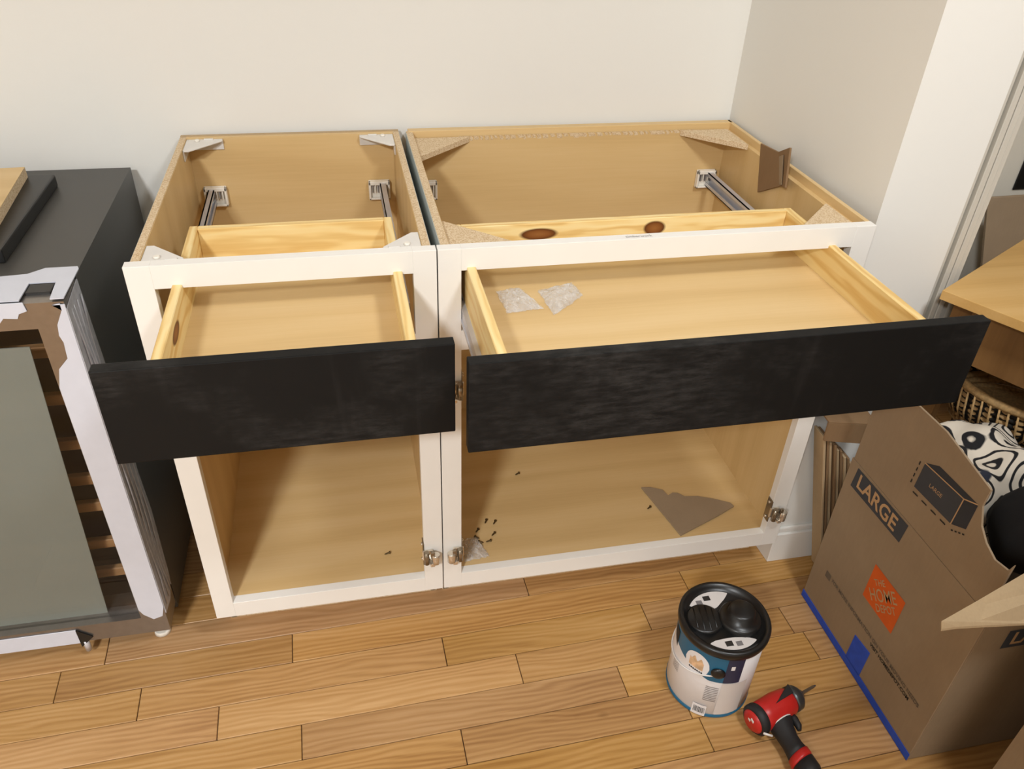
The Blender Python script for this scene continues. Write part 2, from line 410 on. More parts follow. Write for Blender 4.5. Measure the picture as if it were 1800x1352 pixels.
# ------------------------------------------------------------------ base cabinets
H, H0, D = .876, .0974, .600
ST, RZ = .038, .038                          # stile and rail widths
ZB = .136                                    # cabinet floor
def hinge(parent, x, z, s, mat=None):
    """face-frame hinge: s = +1 when the opening lies at +x of the stile edge x"""
    h = MB().box((x, -.002, z-.030), (x+s*.0022, .018, z+.030)).build('hinge', M['nickel_dark'], parent, .0006, 1)
    MB().box((x+s*.004, -.006, z-.013), (x-s*.018, -.0005, z+.013)).build('hinge_arm', M['nickel'], h, .002, 2)
    m = MB().cyl((x-s*.004, -.012, z-.016), (x-s*.004, -.012, z+.016), .0055, 14)
    m.build('knuckle', M['nickel_dark'], h)
    MB().cyl((x-s*.022, -.014, z-.014), (x-s*.022, -.014, z+.010), .0085, 18).build('spring_barrel', M['nickel'], h, .001, 1)
    MB().box((x-s*.010, -.020, z-.020), (x-s*.020, -.0005, z-.011)).build('cup_arm', M['nickel'], h, .002, 2)
    MB().box((x-s*.012, -.018, z+.006), (x-s*.020, -.012, z+.019)).build('cup_plate', M['nickel_dark'], h, .001, 1)
    for dz in (-.021, .021):
        MB().cyl((x+s*.0022, .009, z+dz), (x+s*.0050, .009, z+dz), .0042, 12, .0028).build('screw_head', M['nickel'], h)
    return h

def slide(parent, x, s, y0, z=.752, yb=.580):
    """drawer runner: s = side on which its open channel lies; rear socket on the back panel"""
    m = MB()
    m.box((x-.0012, y0, z-.017), (x+.0012, yb-.006, z+.017))
    m.box((x-.0012, y0, z+.0148), (x+s*.011, yb-.006, z+.017)); m.box((x-.0012, y0, z-.017), (x+s*.011, yb-.006, z-.0148))
    m.box((x+s*.009, y0, z+.008), (x+s*.011, yb-.006, z+.017)); m.box((x+s*.009, y0, z-.017), (x+s*.011, yb-.006, z-.008))
    r = m.build('drawer_slide', M['zinc'], parent)
    cx = x+s*.012
    m = MB().box((cx-.023, yb-.006, z-.021), (cx+.023, yb, z+.021))
    m.box((cx-.023, yb-.014, z+.012), (cx+.023, yb-.006, z+.021)); m.box((cx-.023, yb-.014, z-.021), (cx+.023, yb-.006, z-.016))
    m.box((cx-.023, yb-.014, z-.021), (cx-.018, yb-.006, z+.021)); m.box((cx+.018, yb-.014, z-.021), (cx+.023, yb-.006, z+.021))
    m.build('slide_socket', M['wplastic'], r, .0015, 1)
    for i in range(6):
        xx = cx-.0145+i*.0058
        box('socket_rib', (xx-.0009, yb-.013, z-.004), (xx+.0009, yb-.0065, z+.014), M['wplastic'] if i % 2 else M['grey_print'], r, 0)
    return r

def drawer(cab, x0, x1, yb, yfront, fx0, fx1, ztop, zbot, knots_back=(), knots_left=()):
    """x0..x1 box, yb its back, yfront the face of the drawer front"""
    t = .014; zt, zl, zp = .8435, .742, .784; yi = yfront+.019
    d = MB().box((x0+t-.004, yi+.008, zp-.006), (x1-t+.004, yb-t+.004, zp)).build('drawer', M['maple_x'], cab)
    d['label'] = 'open drawer, pine box with plain black front'
    xc, yc, zc = (x0+x1)/2, (yi+yb)/2, (zt+zl)/2
    lm = M['pine_y']
    if knots_left: lm = wood('pine_knot_side', PD, PM, PL, 'y', rings=26, rough=.5, knots=[((0, ky-yc, kz-zc), r) for ky, kz, r in knots_left])
    MB().box((x0, yi, zl), (x0+t, yb, zt)).build('drawer_side', lm, d, .0012, 1)
    MB().box((x1-t, yi, zl), (x1, yb, zt)).build('drawer_side', M['pine_y'], d, .0012, 1)
    bmx = M['pine_x']
    if knots_back: bmx = wood('pine_knot_back', PD, PM, PL, 'x', rings=30, rough=.5, knots=[((kx-xc, -.0, kz-zc), r) for kx, kz, r in knots_back])
    MB().box((x0+t, yb-t, zl), (x1-t, yb, zt)).build('drawer_back', bmx, d, .0012, 1)
    MB().box((x0+t, yi, zl), (x1-t, yi+t, zt-.004)).build('drawer_subfront', M['pine_x'], d, .0012, 1)
    MB().box((fx0, yfront, zbot), (fx1, yi, ztop)).build('drawer_front', M['black_front'], d, .0015, 2)
    for s, xe in ((-1, x0), (1, x1)):
        m = MB().box((xe, yi+.01, .748), (xe+s*.008, yb-.02, .768)); m.box((xe+s*.002, yi+.01, .744), (xe+s*.010, yb-.02, .748))
        m.build('runner', M['zinc'], d)
    return d

def cabinet(name, xa, xb, label):
    c = thing(name, ((xa+xb)/2, .3, 0), label, 'cabinet', 'base cabinets')
    w = M['white']
    box('stile', (xa+.0011, 0, H0), (xa+ST, .019, H), w, c, .0005)
    box('stile', (xb-ST, 0, H0), (xb-.0011, .019, H), w, c, .0005)
    box('rail', (xa+ST, 0, H-RZ), (xb-ST, .019, H), w, c, .0003)
    box('rail', (xa+ST, 0, .689), (xb-ST, .019, .727), w, c, .0003)
    box('rail', (xa+ST, 0, H0), (xb-ST, .019, ZB), w, c, .0003)
    box('bottom_panel', (xa+.016, .019, ZB-.013), (xb-.016, D-.02, ZB-.001), M['maple_x'], c, 0)
    box('toe_kick', (xa+.006, .080, .0), (xb-.006, .095, H0+.03), M['particle'], c, .0005)
    return c
def side(c, x0, x1, inner, ztop=H-.002):
    """side panel: particle core between an inner maple face and an outer grey-white skin"""
    o = MB().prism([(x0, .019, H0+.002), (x0, .080, H0+.002), (x0, .080, 0), (x0, D-.012, 0), (x0, D-.012, ztop), (x0, .019, ztop)], (x1-x0, 0, 0)).build('side_panel', M['particle'], c)
    t = .0009
    xi = x1 if inner > 0 else x0; xo = x0 if inner > 0 else x1
    MB().box((xi, .019, ZB-.012), (xi+inner*t, D-.020, ztop-.001)).build('maple_face', M['maple_z'], o)
    MB().box((xo, .021, H0+.003), (xo-inner*t, D-.012, ztop-.001)).build('outer_face', M['sideskin'], o)
    return o
M['sideskin'] = plain('grey_side_skin', srgb(196, 202, 198), .5, var=.02)

XA, XB = -.457, .762
cl = cabinet('base_cabinet', XA, 0, 'narrower white-framed base cabinet without a top, beside the wine cooler')
side(cl, XA+.008, XA+.020, 1); side(cl, -.020, -.008, -1)
box('back_panel', (XA+.020, .581, .02), (-.020, .590, H-.002), M['maple_x'], cl, 0)
box('back_panel_edge', (XA+.008, .590, .02), (-.008, D, H-.001), M['card_light'], cl, 0)
def brace(c, x, y, sx, sy, wx, wy):
    """white plastic corner brace seen from above"""
    z = H-.004
    m = MB().prism([(x, y, z-.003), (x+sx*wx, y, z-.003), (x+sx*wx, y+sy*.012, z-.003), (x+sx*.012, y+sy*wy, z-.003), (x, y+sy*wy, z-.003)], (0, 0, .003))
    m.box((x, y, z-.022), (x+sx*wx, y+sy*.0025, z)); m.box((x, y, z-.022), (x+sx*.0025, y+sy*wy, z))
    o = m.build('corner_brace', M['mplastic'], c, .0008, 1)
    MB().cyl((x+sx*.022, y+sy*.014, z), (x+sx*.022, y+sy*.014, z+.004), .005, 12).build('stud', M['wplastic'], o, .001, 1)
    MB().box((x+sx*.034, y+sy*.004, z), (x+sx*.052, y+sy*.009, z+.0025)).build('rib', M['mplastic'], o, .0005, 1)
    return o
brace(cl, XA+.021, .580, 1, -1, .070, .070); brace(cl, -.021, .580, -1, -1, .070, .070)
brace(cl, XA+.021, .0195, 1, 1, .060, .060); brace(cl, -.021, .0195, -1, 1, .060, .060)
slide(cl, XA+.047, 1, .03); slide(cl, -.044, -1, .03)
drawer(cl, -.394, -.055, .212, -.250, -.4535, -.0085, .8615, .716, knots_left=[(-.10, .82, (.05, .034, .012))])
hinge(cl, -ST, .207, -1)

cr = cabinet('base_cabinet', 0, XB, 'wider white-framed base cabinet without a top, against the side wall')
side(cr, .008, .021, 1)
# the far side is built as a thin panel with a maple strip along its top
o = box('side_panel', (XB-.022, .019, H0+.002), (XB-.010, D-.012, H-.016), M['maple_z'], cr, 0)
MB().box((XB-.0105, .019, H-.05), (XB-.002, D, H)).build('top_strip', M['maple_y'], o, .001, 1)
box('back_panel', (.021, .566, .02), (XB-.022, .578, H-.014), M['maple_x'], cr, 0)
rg = MB(); rr = random.Random(3); x = .12
while x < .66:                                 # chipped particle edge along the top of the back panel
    w = rr.uniform(.004, .012); rg.box((x, .5655, H-.0155-rr.uniform(0, .004)), (x+w, .578, H-.013)); x += w+rr.uniform(0, .006)
e = rg.build('chipped_edge', M['particle'], cr)
box('hanging_rail', (.012, .580, H-.09), (XB-.004, D, H), M['maple_x'], cr, .001)
def block(c, pts, z=H-.010):
    return MB().prism([(x, y, z-.012) for x, y in pts], (0, 0, .012)).build('corner_block', M['particle'], c, .0006, 1)
block(cr, [(.0225, .565), (.142, .565), (.0225, .452)])
block(cr, [(XB-.0225, .565), (.625, .565), (XB-.0225, .455)])
block(cr, [(.0225, .0195), (.150, .0195), (.0225, .135)])
block(cr, [(XB-.0225, .0195), (.625, .0195), (XB-.0225, .128)])
slide(cr, .034, 1, .03, yb=.5655); slide(cr, XB-.046, -1, .03, yb=.5655)
drawer(cr, .047, .693, .165, -.300, .0015, .7595, .8615, .716, knots_back=[(.20, .823, (.040, .05, .013)), (.418, .823, (.024, .05, .016))])
hinge(cr, ST, .205, 1); hinge(cr, ST, .612, 1); hinge(cr, XB-ST, .203, -1)
# printing on the top of the rail
textmesh('timberwork', .013, M['grey_print'], cr, lambda u, v: Vector((.309+u, .0095+v*.8+.0*u, H+.0003)), sx=.72)

# ------------------------------------------------------------------ things in and on the cabinets
def tri_sheet(name, pts, th, mat, label, cat, group=None, bevel=0):
    o = MB().prism(pts, th).build(name, mat, None, bevel, 1); return tag(o, label, cat, group)
zf = ZB
tri_sheet('cardboard_scrap', [(.499, .187, zf), (.520, .184, zf), (.546, .170, zf), (.552, .150, zf), (.566, .157, zf), (.578, .154, zf), (.590, .140, zf), (.620, .136, zf), (.655, .121, zf), (.688, .102, zf), (.692, .090, zf), (.640, .066, zf), (.534, .023, zf)],
          (0, 0, .004), M['card'], 'torn triangular cardboard scrap lying on the floor of the wider cabinet', 'cardboard')
# folded scrap clipped over the side panel
cs_ = thing('cardboard_scrap', (.737, .33, .82), 'folded brown cardboard scrap stuck upright on the side panel of the wider cabinet', 'cardboard')
q = [P(1340, 252, 'x', .7395), P(1372, 268, 'x', .735), P(1374, 327, 'x', .735), P(1334, 338, 'x', .7395)]
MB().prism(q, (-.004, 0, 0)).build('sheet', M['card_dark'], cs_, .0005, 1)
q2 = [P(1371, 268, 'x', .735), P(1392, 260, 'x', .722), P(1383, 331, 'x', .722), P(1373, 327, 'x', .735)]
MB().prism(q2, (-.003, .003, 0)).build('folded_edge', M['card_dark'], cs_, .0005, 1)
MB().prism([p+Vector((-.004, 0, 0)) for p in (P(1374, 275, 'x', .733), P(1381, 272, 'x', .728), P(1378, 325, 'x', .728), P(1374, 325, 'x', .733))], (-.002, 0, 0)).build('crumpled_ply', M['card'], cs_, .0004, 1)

def bag(name, pts, z, label, seedv, amp=.012):
    """crumpled clear polythene bag: subdivided quad, puffed in the middle, creased"""
    rd = random.Random(seedv); n = 14
    a, b, c, d = [Vector((x, y, 0)) for x, y in pts]
    def grid(sign):
        vs = []
        for i in range(n+1):
            for j in range(n+1):
                u, v = i/n, j/n
                p = (a*(1-u)+b*u)*(1-v)+(d*(1-u)+c*u)*v
                e = (math.sin(PI*u)*math.sin(PI*v))**.6
                p += Vector((rd.uniform(-1, 1), rd.uniform(-1, 1), 0))*.0022
                h = .0012+(e*amp*(.55+.45*rd.random()) if sign > 0 else 0)
                vs.append((p.x, p.y, z+h)); 
        return vs
    f = [(i*(n+1)+j, (i+1)*(n+1)+j, (i+1)*(n+1)+j+1, i*(n+1)+j+1) for i in range(n) for j in range(n)]
    m = MB().add(grid(1), f); m.add(grid(-1), f)
    return tag(m.build(name, M['bag']), label, 'bag')
bag('plastic_bag', [(.100, .020), (.140, .030), (.163, -.044), (.104, -.052)], .784, 'small crumpled clear plastic bag nearer the drawer side in the wide drawer', 1)
bag('plastic_bag', [(.168, .014), (.232, .034), (.240, -.012), (.176, -.068)], .784, 'clear plastic bag with folded corner, farther from the drawer side in the wide drawer', 2)
bag('plastic_bag', [(.052, .092), (.086, .098), (.104, .036), (.050, .030)], ZB-.001, 'clear plastic bag on the cabinet floor behind the lower hinge', 3, .016)
def screw(x, y, z, ang, label, group=None):
    d = Vector((math.cos(ang), math.sin(ang), .0)); p = Vector((x, y, z+.0034))
    t = thing('wood_screw', (x, y, z), label, 'screw', group)
    MB().lathe([(.0003, 0), (.0017, .003), (.0017, .010), (.0020, .0105)], 10, p, d).build('shank', M['screw'], t)
    MB().lathe([(.0020, .0105), (.0034, .0122), (.0030, .0132), (0, .0134)], 12, p, d, cap=False).build('head', M['screw'], t)
for (x, y, a) in [(.111, .132, 1.1), (.129, .126, 1.0), (.086, .108, .9), (.119, .092, .8), (.091, .088, 2.3), (.098, .074, 2.5), (.103, .076, .3)]:
    screw(x, y, ZB-.001, a, 'small dark screw lying loose beside the plastic bag on the cabinet floor', 'loose screws by the bag')
screw(.488, .115, ZB-.001, .6, 'small dark screw lying beside the torn cardboard scrap')
screw(.211, .280, ZB-.001, .5, 'small dark screw lying alone on the open floor of the wider cabinet')
screw(-.116, .077, ZB-.001, .3, 'small dark screw lying on the floor of the narrower cabinet')

# ------------------------------------------------------------------ wine cooler
FX1, FX0, FZ = -.557, -1.152, .815
wc = thing('wine_cooler', ((FX0+FX1)/2, .3, 0), 'black wine cooler with glass door, its frame still in white film', 'wine cooler')
m = MB()
m.box((FX0, .108, FZ-.02), (FX1, .590, FZ)); m.box((FX0, .108, .025), (FX1, .590, .06))
m.box((FX0, .108, .06), (FX0+.035, .590, FZ-.02)); m.box((FX1-.035, .108, .06), (FX1, .590, FZ-.02)); m.box((FX0+.035, .56, .06), (FX1-.035, .590, FZ-.02))
m.build('body', M['black_matte'], wc)
for z in (.677, .580, .480, .395, .328, .229, .148):
    sh = box('shelf', (FX0+.045, .112, z-.012), (FX1-.045, .126, z+.010), M['shelfwood'], wc, .0015)
    MB().box((FX0+.045, .126, z-.008), (FX1-.045, .5, z-.002)).build('shelf_rack', M['gunmetal'], sh)
dy0, dy1 = .030, .102
dz0, dz1 = .048, .812
IX1, IX0, IZ0, IZ1 = FX1-.047, FX0+.047, .094, .768
fr = MB()
fr.box((FX0, dy0, dz0), (IX0, dy1, dz1)); fr.box((IX1, dy0, dz0), (FX1, dy1, dz1)); fr.box((IX0, dy0, IZ1), (IX1, dy1, dz1)); fr.box((IX0, dy0, dz0), (IX1, dy1, IZ0))
door = fr.build('door', M['steel'], wc)
door['label'] = 'stainless door frame with smoked glass'
box('glass_pane', (IX0, .044, IZ0), (IX1, .049, IZ1), M['glass'], door, 0)
MB().prism([(-1.10, .056, .085), (-.672, .056, .072), (-.636, .056, .722), (-1.10, .056, .728)], (0, .002, 0)).build('reflection_sheet', M['grey_reflection'], door)  # reflection of the room wall, painted as a slanted sheet behind the glass
box('gasket', (IX0-.006, .0495, IZ0-.006), (IX0, .1, IZ1+.006), M['black_plastic'], door, 0)
def film(ptsxz, y=.0295, off=(0, -.0016, 0), mat='film', name='protective_film'):
    return MB().prism([(x, y, z) for x, z in ptsxz], off).build(name, M[mat], door, .0004, 1)
def px(u, v, y=.029): p = P(u, v, 'y', y); return (p.x, p.z)
L = [px(*p) for p in [(123, 533), (112, 545), (101, 571), (104, 590), (112, 602), (117, 623), (119, 630), (104, 649)]]
L = [(min(x, FX1-.006), z) for x, z in L]
film([(FX1+.0008, dz1-.004)]+[(FX1-.012, dz1-.004)]+L+[(IX1+.001, .66), (IX1+.001, .12), (FX1-.040, .105), (FX1-.024, .088), (FX1-.006, .094), (FX1+.0008, .12)])
# film round the side of the door, ends in a crumpled skirt
MB().prism([(FX1+.0005, .029, .80), (FX1+.0005, .105, .811), (FX1+.0005, .118, .60), (FX1+.0005, .112, .40), (FX1+.0005, .120, .30), (FX1+.0005, .108, .12), (FX1+.0005, .075, .09), (FX1+.0005, .030, .10)], (.0016, 0, 0)).build('protective_film', M['film_clear'], door)
for k in range(4):
    y0 = .045+.017*k
    pts = [(FX1+.003+.002*math.sin(j*1.7+k), y0+.004*math.sin(j*.9+k), .11+j*.068) for j in range(11)]
    MB().tube(pts, .0015, 6).build('film_fold', M['film_clear'], door)
# film over the top edge
zt = dz1
top = [(FX0, .032), (FX0, .112), (-.69, .112), (-.628, .118), (-.606, .136), (FX1-.002, .136), (FX1+.0012, .128), (FX1+.0012, .031), (-.575, .031), (-.579, .086), (-.617, .086), (-.617, .031)]
MB().prism([(x, y, FZ+.0008) for x, y in top], (0, 0, .0018)).build('protective_film', M['film'], door)
film([(FX0, dz1+.003), (-.612, dz1+.003), (-.610, .800), (-.622, .796), (-.626, .788), (-.645, .790), (-.652, .782), (-.668, .776), (-.690, .760), (FX0, .757)])
film([(FX0, .726+.03), (-.688, .762), (-.70, .74), (FX0, .742)], mat='film_clear')
box('hinge_cover', (-.616, .055, FZ-.004), (-.580, .084, FZ+.0015), M['black_plastic'], door, .001)
film([(FX0, dz0-.002), (-.727, dz0-.002), (-.727, .086), (FX0, .086)])
MB().prism([(-.727, .0285, .086), (-.700, .0285, .062), (-.727, .0285, .036)], (0, -.002, 0)).build('corner_guard', M['black_plastic'], door)
m = MB().cyl((-.719, .032, .02), (-.719, .032, .05), .006, 12); m.build('hinge_pin', M['zinc'], door)
for x, y in ((FX1-.03, .07), (FX1-.03, .55), (FX0+.03, .13), (FX0+.03, .55)):
    ft = MB().cyl((x, y, .009), (x, y, .05), .007, 12).build('foot', M['zinc'], wc)
    MB().cyl((x, y, 0), (x, y, .010), .017, 18, .015).build('foot_pad', M['wplastic'], ft)
# black slab and maple board lying on it
s_ = MB().box((-1.05, .165, FZ+.0004), (-.672, .50, FZ+.024)).build('black_panel', M['black_plastic'], None, .003, 2)
tag(s_, 'flat black panel lying on top of the wine cooler', 'panel')
bd = thing('maple_board', (-.9, .4, FZ+.024), 'maple laminated board with raw particle edge lying on the black panel', 'board')
z0 = FZ+.0242; th = .019
BP = [(-.716, .487), (-.699, .235), (-1.20, .20), (-1.215, .455)]
MB().prism([(x, y, z0) for x, y in BP], (0, 0, th)).build('core', M['particle'], bd)
MB().prism([(x, y, z0+th) for x, y in BP], (0, 0, .0008)).build('maple_face', M['maple_x'], bd)

# ------------------------------------------------------------------ paint can
CX, CY = .505, -.250
can = thing('paint_can', (CX, CY, 0), 'gallon paint can with white and teal label and black plastic lid', 'paint can')
CR = .0815
AC = math.atan2(CAM.y-CY, CAM.x-CX)
def cang(a, z, r=CR):                       # angles run leftwards as seen from the room
    a = 2*AC-a; return Vector((CX+r*math.cos(a), CY+r*math.sin(a), z))
MB().lathe([(CR-.004, 0), (CR, .003), (CR, .183), (CR-.003, .186)], 56, (CX, CY, 0)).build('body', M['label'], can)
MB().lathe([(CR+.0008, .0015), (CR+.0012, .010), (CR+.0004, .0105)], 56, (CX, CY, 0), cap=False).build('bottom_band', M['teal'], can)
MB().lathe([(CR-.002, .184), (CR+.004, .186), (CR+.0055, .192), (CR+.0055, .200), (CR+.003, .204), (CR-.003, .204), (CR-.006, .198), (CR-.014, .193), (0.0, .193)], 56, (CX, CY, 0), cap=False).build('lid', M['black_plastic'], can)
def patch(a0, a1, z0, z1, r, mat, name, n=24, par=None, zf=None, zg=None):
    """piece of the printed wrap round the can; zf / zg give curved lower / upper edges"""
    m = MB(); vs = []
    for i in range(n+1):
        t = i/n; a = a0+(a1-a0)*t
        lo = zf(t) if zf else z0; hi = zg(t) if zg else z1
        vs += [cang(a, lo, r), cang(a, hi, r)]
    m.add(vs, [(2*i, 2*i+2, 2*i+3, 2*i+1) for i in range(n)], True)
    return m.build(name, mat, par or can)
# angle towards the camera
patch(AC-.75, AC+2.0, .108, .183, CR+.0006, M['teal'], 'teal_band', zf=lambda t: .112+.035*max(0, t-.55)+.0*t)
patch(AC-.22, AC+1.9, .100, .150, CR+.0009, M['label'], 'white_swoosh', zg=lambda t: .104+.045*min(1, t*1.35)**.8, zf=lambda t: .096)
def oval(a, z, ra, rz, mat, name, r, par=None, n=30):
    m = MB(); m.add([cang(a, z, r)]+[cang(a+ra*math.cos(2*PI*k/n), z+rz*math.sin(2*PI*k/n), r) for k in range(n)], [(0, 1+k, 1+(k+1) % n) for k in range(n)], True)
    return m.build(name, mat, par or can)
patch(AC+.00, AC+.62, .112, .172, CR+.0012, M['label'], 'round_badge', zf=lambda t: .142-.030*math.sqrt(max(0, 1-(2*t-1)**2)), zg=lambda t: .142+.030*math.sqrt(max(0, 1-(2*t-1)**2)))
patch(AC+.14, AC+.50, .130, .160, CR+.0015, M['tan_print'], 'house_picture', zg=lambda t: .150+.010*math.sin(PI*t*2.2)**2)
for k in range(7): patch(AC+.13+k*.052, AC+.13+k*.052+.04, .1225, .1265, CR+.0015, M['ink_black'], 'printed_letter', n=2)
patch(AC+1.0, AC+1.28, .120, .170, CR+.0013, M['ink_black'], 'dark_picture', zf=lambda t: .128+.02*t)
patch(AC-.75, AC-.36, .112, .183, CR+.0009, M['navy'], 'navy_panel')
patch(AC-.55, AC-.46, .152, .163, CR+.0012, M['label'], 'white_emblem')
patch(AC-1.0, AC-.36, .012, .110, CR+.0007, M['label2'], 'ivory_panel')
for k in range(9): patch(AC-.32, AC-.02, .052+k*.0052, .0535+k*.0052, CR+.0009, M['grey_print'], 'printed_line', n=8)
for k in range(5): patch(AC+.75, AC+1.0, .074+k*.0052, .0752+k*.0052, CR+.0009, M['grey_print'], 'printed_line', n=6)
bc = patch(AC-.17, AC+.16, .002, .034, CR+.0014, M['label'], 'barcode_label', n=10)
rd = random.Random(4); a = AC-.145
while a < AC+.12:
    w = rd.choice((.006, .011, .016)); patch(a, a+w, .010, .027, CR+.0017, M['ink_black'], 'barcode_bar', n=1, par=bc); a += w+rd.choice((.006, .011))
# handle ear and wire bail lying against the label
ea = AC-.20
e = MB().lathe([(.0135, 0), (.0135, .003), (.009, .006), (.004, .0065), (0, .0065)], 24, cang(ea, .140, CR), cang(ea, 0, 1)-Vector((CX, CY, 0))).build('handle_ear', M['black_plastic'], can)
pts = []
for i in range(40):
    t = i/39; a = ea+t*2.95; pts.append(cang(a, .135-.036*math.sin(PI*min(1, t*1.02)), CR+.0028))
MB().tube(pts, .0016, 8).build('bail_handle', M['silver_print'], can)
# things moulded in the lid: flat pour cap, raised spout cap, printed stickers
zl = .1935
lc = Vector((CX, CY, 0))
d1 = Vector((math.cos(2.97), math.sin(2.97), 0))
pc = lc+d1*.038
MB().lathe([(.034, zl-.001), (.034, zl+.004), (.031, zl+.006), (.0, zl+.006)], 36, (pc.x, pc.y, 0), cap=False).build('pour_cap', M['black_plastic'], can)
for k in range(4):
    off = -.018+k*.012; dd = Vector((-d1.y, d1.x, 0))
    c0 = pc+d1*off; hl = math.sqrt(.029**2-off**2)
    MB().tube([c0-dd*hl+Vector((0,0,zl+.006)), c0+dd*hl+Vector((0,0,zl+.006))], .0014, 6).build('cap_ridge', M['black_plastic'], can)
sc = lc-d1*.030
MB().lathe([(.041, zl-.001), (.040, zl+.008), (.036, zl+.011), (.027, zl+.012), (.025, zl+.028), (.021, zl+.031), (0, zl+.031)], 36, (sc.x, sc.y, 0), cap=False).build('spout_cap', M['black_plastic'], can)
def sticker(a0, a1, r0, r1):
    n = 18; vs = []
    for i in range(n+1):
        t = i/n; a = a0+(a1-a0)*t
        q = math.sin(PI*t)**.55
        ri = r1-.003-(r1-r0)*q
        vs += [(CX+ri*math.cos(a), CY+ri*math.sin(a), zl+.0006), (CX+r1*math.cos(a), CY+r1*math.sin(a), zl+.0006)]
    o = MB().add(vs, [(2*i, 2*i+2, 2*i+3, 2*i+1)[::-1] for i in range(n)]).build('lid_sticker', M['label2'], can)
    return o
aw = math.atan2(d1.y, d1.x)
s1 = sticker(aw-1.9, aw-.5, .032, .068); s2 = sticker(aw+.95, aw+2.4, .044, .068)
for s_, aa in ((s1, aw-1.15), (s2, aw+1.50)):
    c0 = lc+Vector((math.cos(aa), math.sin(aa), 0))*.055
    MB().box((c0.x-.007, c0.y-.005, zl+.0008), (c0.x+.007, c0.y+.006, zl+.0011)).build('sticker_picture', M['ink_black'], s_)
    c1 = lc+Vector((math.cos(aa+.35), math.sin(aa+.35), 0))*.056
    MB().box((c1.x-.006, c1.y-.005, zl+.0008), (c1.x+.006, c1.y+.005, zl+.0011)).build('sticker_print', M['grey_print'], s_)

# ------------------------------------------------------------------ cordless driver lying on its side
dl = thing('cordless_drill', (.60, -.37, 0), 'red and black cordless drill driver lying on its side beside the paint can', 'drill')
F_ = Vector((.641, -.338, .032)); B_ = Vector((.546, -.368, .032))     # front and rear of the motor housing
ax = (F_-B_).normalized(); hd = Vector((.06, -1, 0)).normalized()               # towards the handle
ln = (F_-B_).length
MB().lathe([(.022, .008), (.0285, .012), (.029, .030), (.030, .060), (.027, ln-.012), (.024, ln-.006), (.02, ln-.004)], 28, B_, ax).build('housing', M['red'], dl)
MB().lathe([(.0, -.008), (.018, -.007), (.0235, -.002), (.0240, .002)], 28, B_, ax, cap=False).build('rear_cap', M['red'], dl)
MB().lathe([(.0255, -.002), (.0305, .003), (.0305, .013), (.0290, .016)], 28, B_, ax).build('rear_band', M['rubber'], dl)
MB().lathe([(.0245, ln-.006), (.026, ln-.002), (.025, ln+.010), (.018, ln+.018), (.010, ln+.020)], 28, B_, ax).build('gear_collar', M['gunmetal'], dl)
MB().lathe([(.009, ln+.018), (.009, ln+.026), (.0045, ln+.028), (.0034, ln+.030), (.0030, ln+.060), (.0014, ln+.066)], 14, B_, ax).build('driver_bit', M['nickel_dark'], dl)
up = Vector((0, 0, 1))
# vent, logo strokes and screw on the housing
vc = B_+ax*.072-hd*.006+up*.0275
MB().prism([vc+ax*.022-hd*.012, vc+ax*.022+hd*.008, vc-ax*.026+hd*.010], up*.003).build('vent_recess', M['rubber'], dl, .001, 1)
for k in range(2):
    c0 = B_-ax*.0085+hd*(-.006+.009*k)+up*(.004+.008*k)
    MB().box((-.001, -.0045, -.0025), (.001, .0045, .0025)).xf(Matrix.Translation(c0) @ Matrix((ax, hd, up)).transposed().to_4x4()).build('cap_print', M['silver_print'], dl, .0006, 1)
def hp(t, s, z): return B_+ax*(.050+s)+hd*t+up*z
# grip: swept oval from the housing down the handle
gr = MB(); rings = []; n = 20
prof = [(.012, .004, .028, .024), (.030, .004, .027, .022), (.045, .002, .022, .019), (.065, .001, .019, .018), (.080, .001, .020, .019), (.092, .002, .022, .021)]
for t, s, rw, rh in prof: rings.append([hp(t, s, -.006)+ax*(rw*math.cos(2*PI*k/n))+up*(rh*math.sin(2*PI*k/n)) for k in range(n)])
def sweep(rings, name, mat, par):
    n = len(rings[0]); m = MB()
    m.add([p for r in rings for p in r], [(i*n+k, i*n+(k+1) % n, (i+1)*n+(k+1) % n, (i+1)*n+k) for i in range(len(rings)-1) for k in range(n)]+[tuple(range(n))[::-1], tuple((len(rings)-1)*n+k for k in range(n))], True)
    return m.build(name, mat, par)
sweep(rings, 'grip', M['rubber'], dl)
def oval_ring(t, s, rw, rh, z=-.006): return [hp(t, s, z)+ax*(rw*math.cos(2*PI*k/n))+up*(rh*math.sin(2*PI*k/n)) for k in range(n)]
sweep([oval_ring(.004, .004, .031, .026), oval_ring(.020, .004, .0285, .0245), oval_ring(.026, .004, .027, .0235)], 'grip_shoulder', M['red'], dl)
sweep([oval_ring(.0262, .004, .0275, .0238), oval_ring(.0280, .0045, .0275, .0238)], 'silver_stripe', M['silver_print'], dl)
sweep([oval_ring(.091, .002, .0235, .0225), oval_ring(.103, .002, .0245, .0235), oval_ring(.107, .002, .0225, .0215)], 'handle_ring', M['red'], dl)
sweep([oval_ring(.107, .002, .0240, .0230), oval_ring(.130, .003, .0250, .0235), oval_ring(.138, .003, .0225, .0205)], 'battery_base', M['rubber'], dl)
tg = [hp(.024, .030, -.002), hp(.034, .033, -.003), hp(.048, .034, -.004), hp(.056, .031, -.005)]
MB().tube(tg, [.007, .008, .007, .004], 10).build('trigger', M['rubber'], dl)
MB().lathe([(.0035, 0), (.0035, .002), (.002, .003), (0, .003)], 12, hp(.014, .018, .0195), up, cap=False).build('case_screw', M['nickel_dark'], dl)
MB().tube([B_+ax*.004+hd*.030+up*.004, B_+ax*.020+hd*.041+up*.0], .0022, 8).build('belt_clip', M['silver_print'], dl)

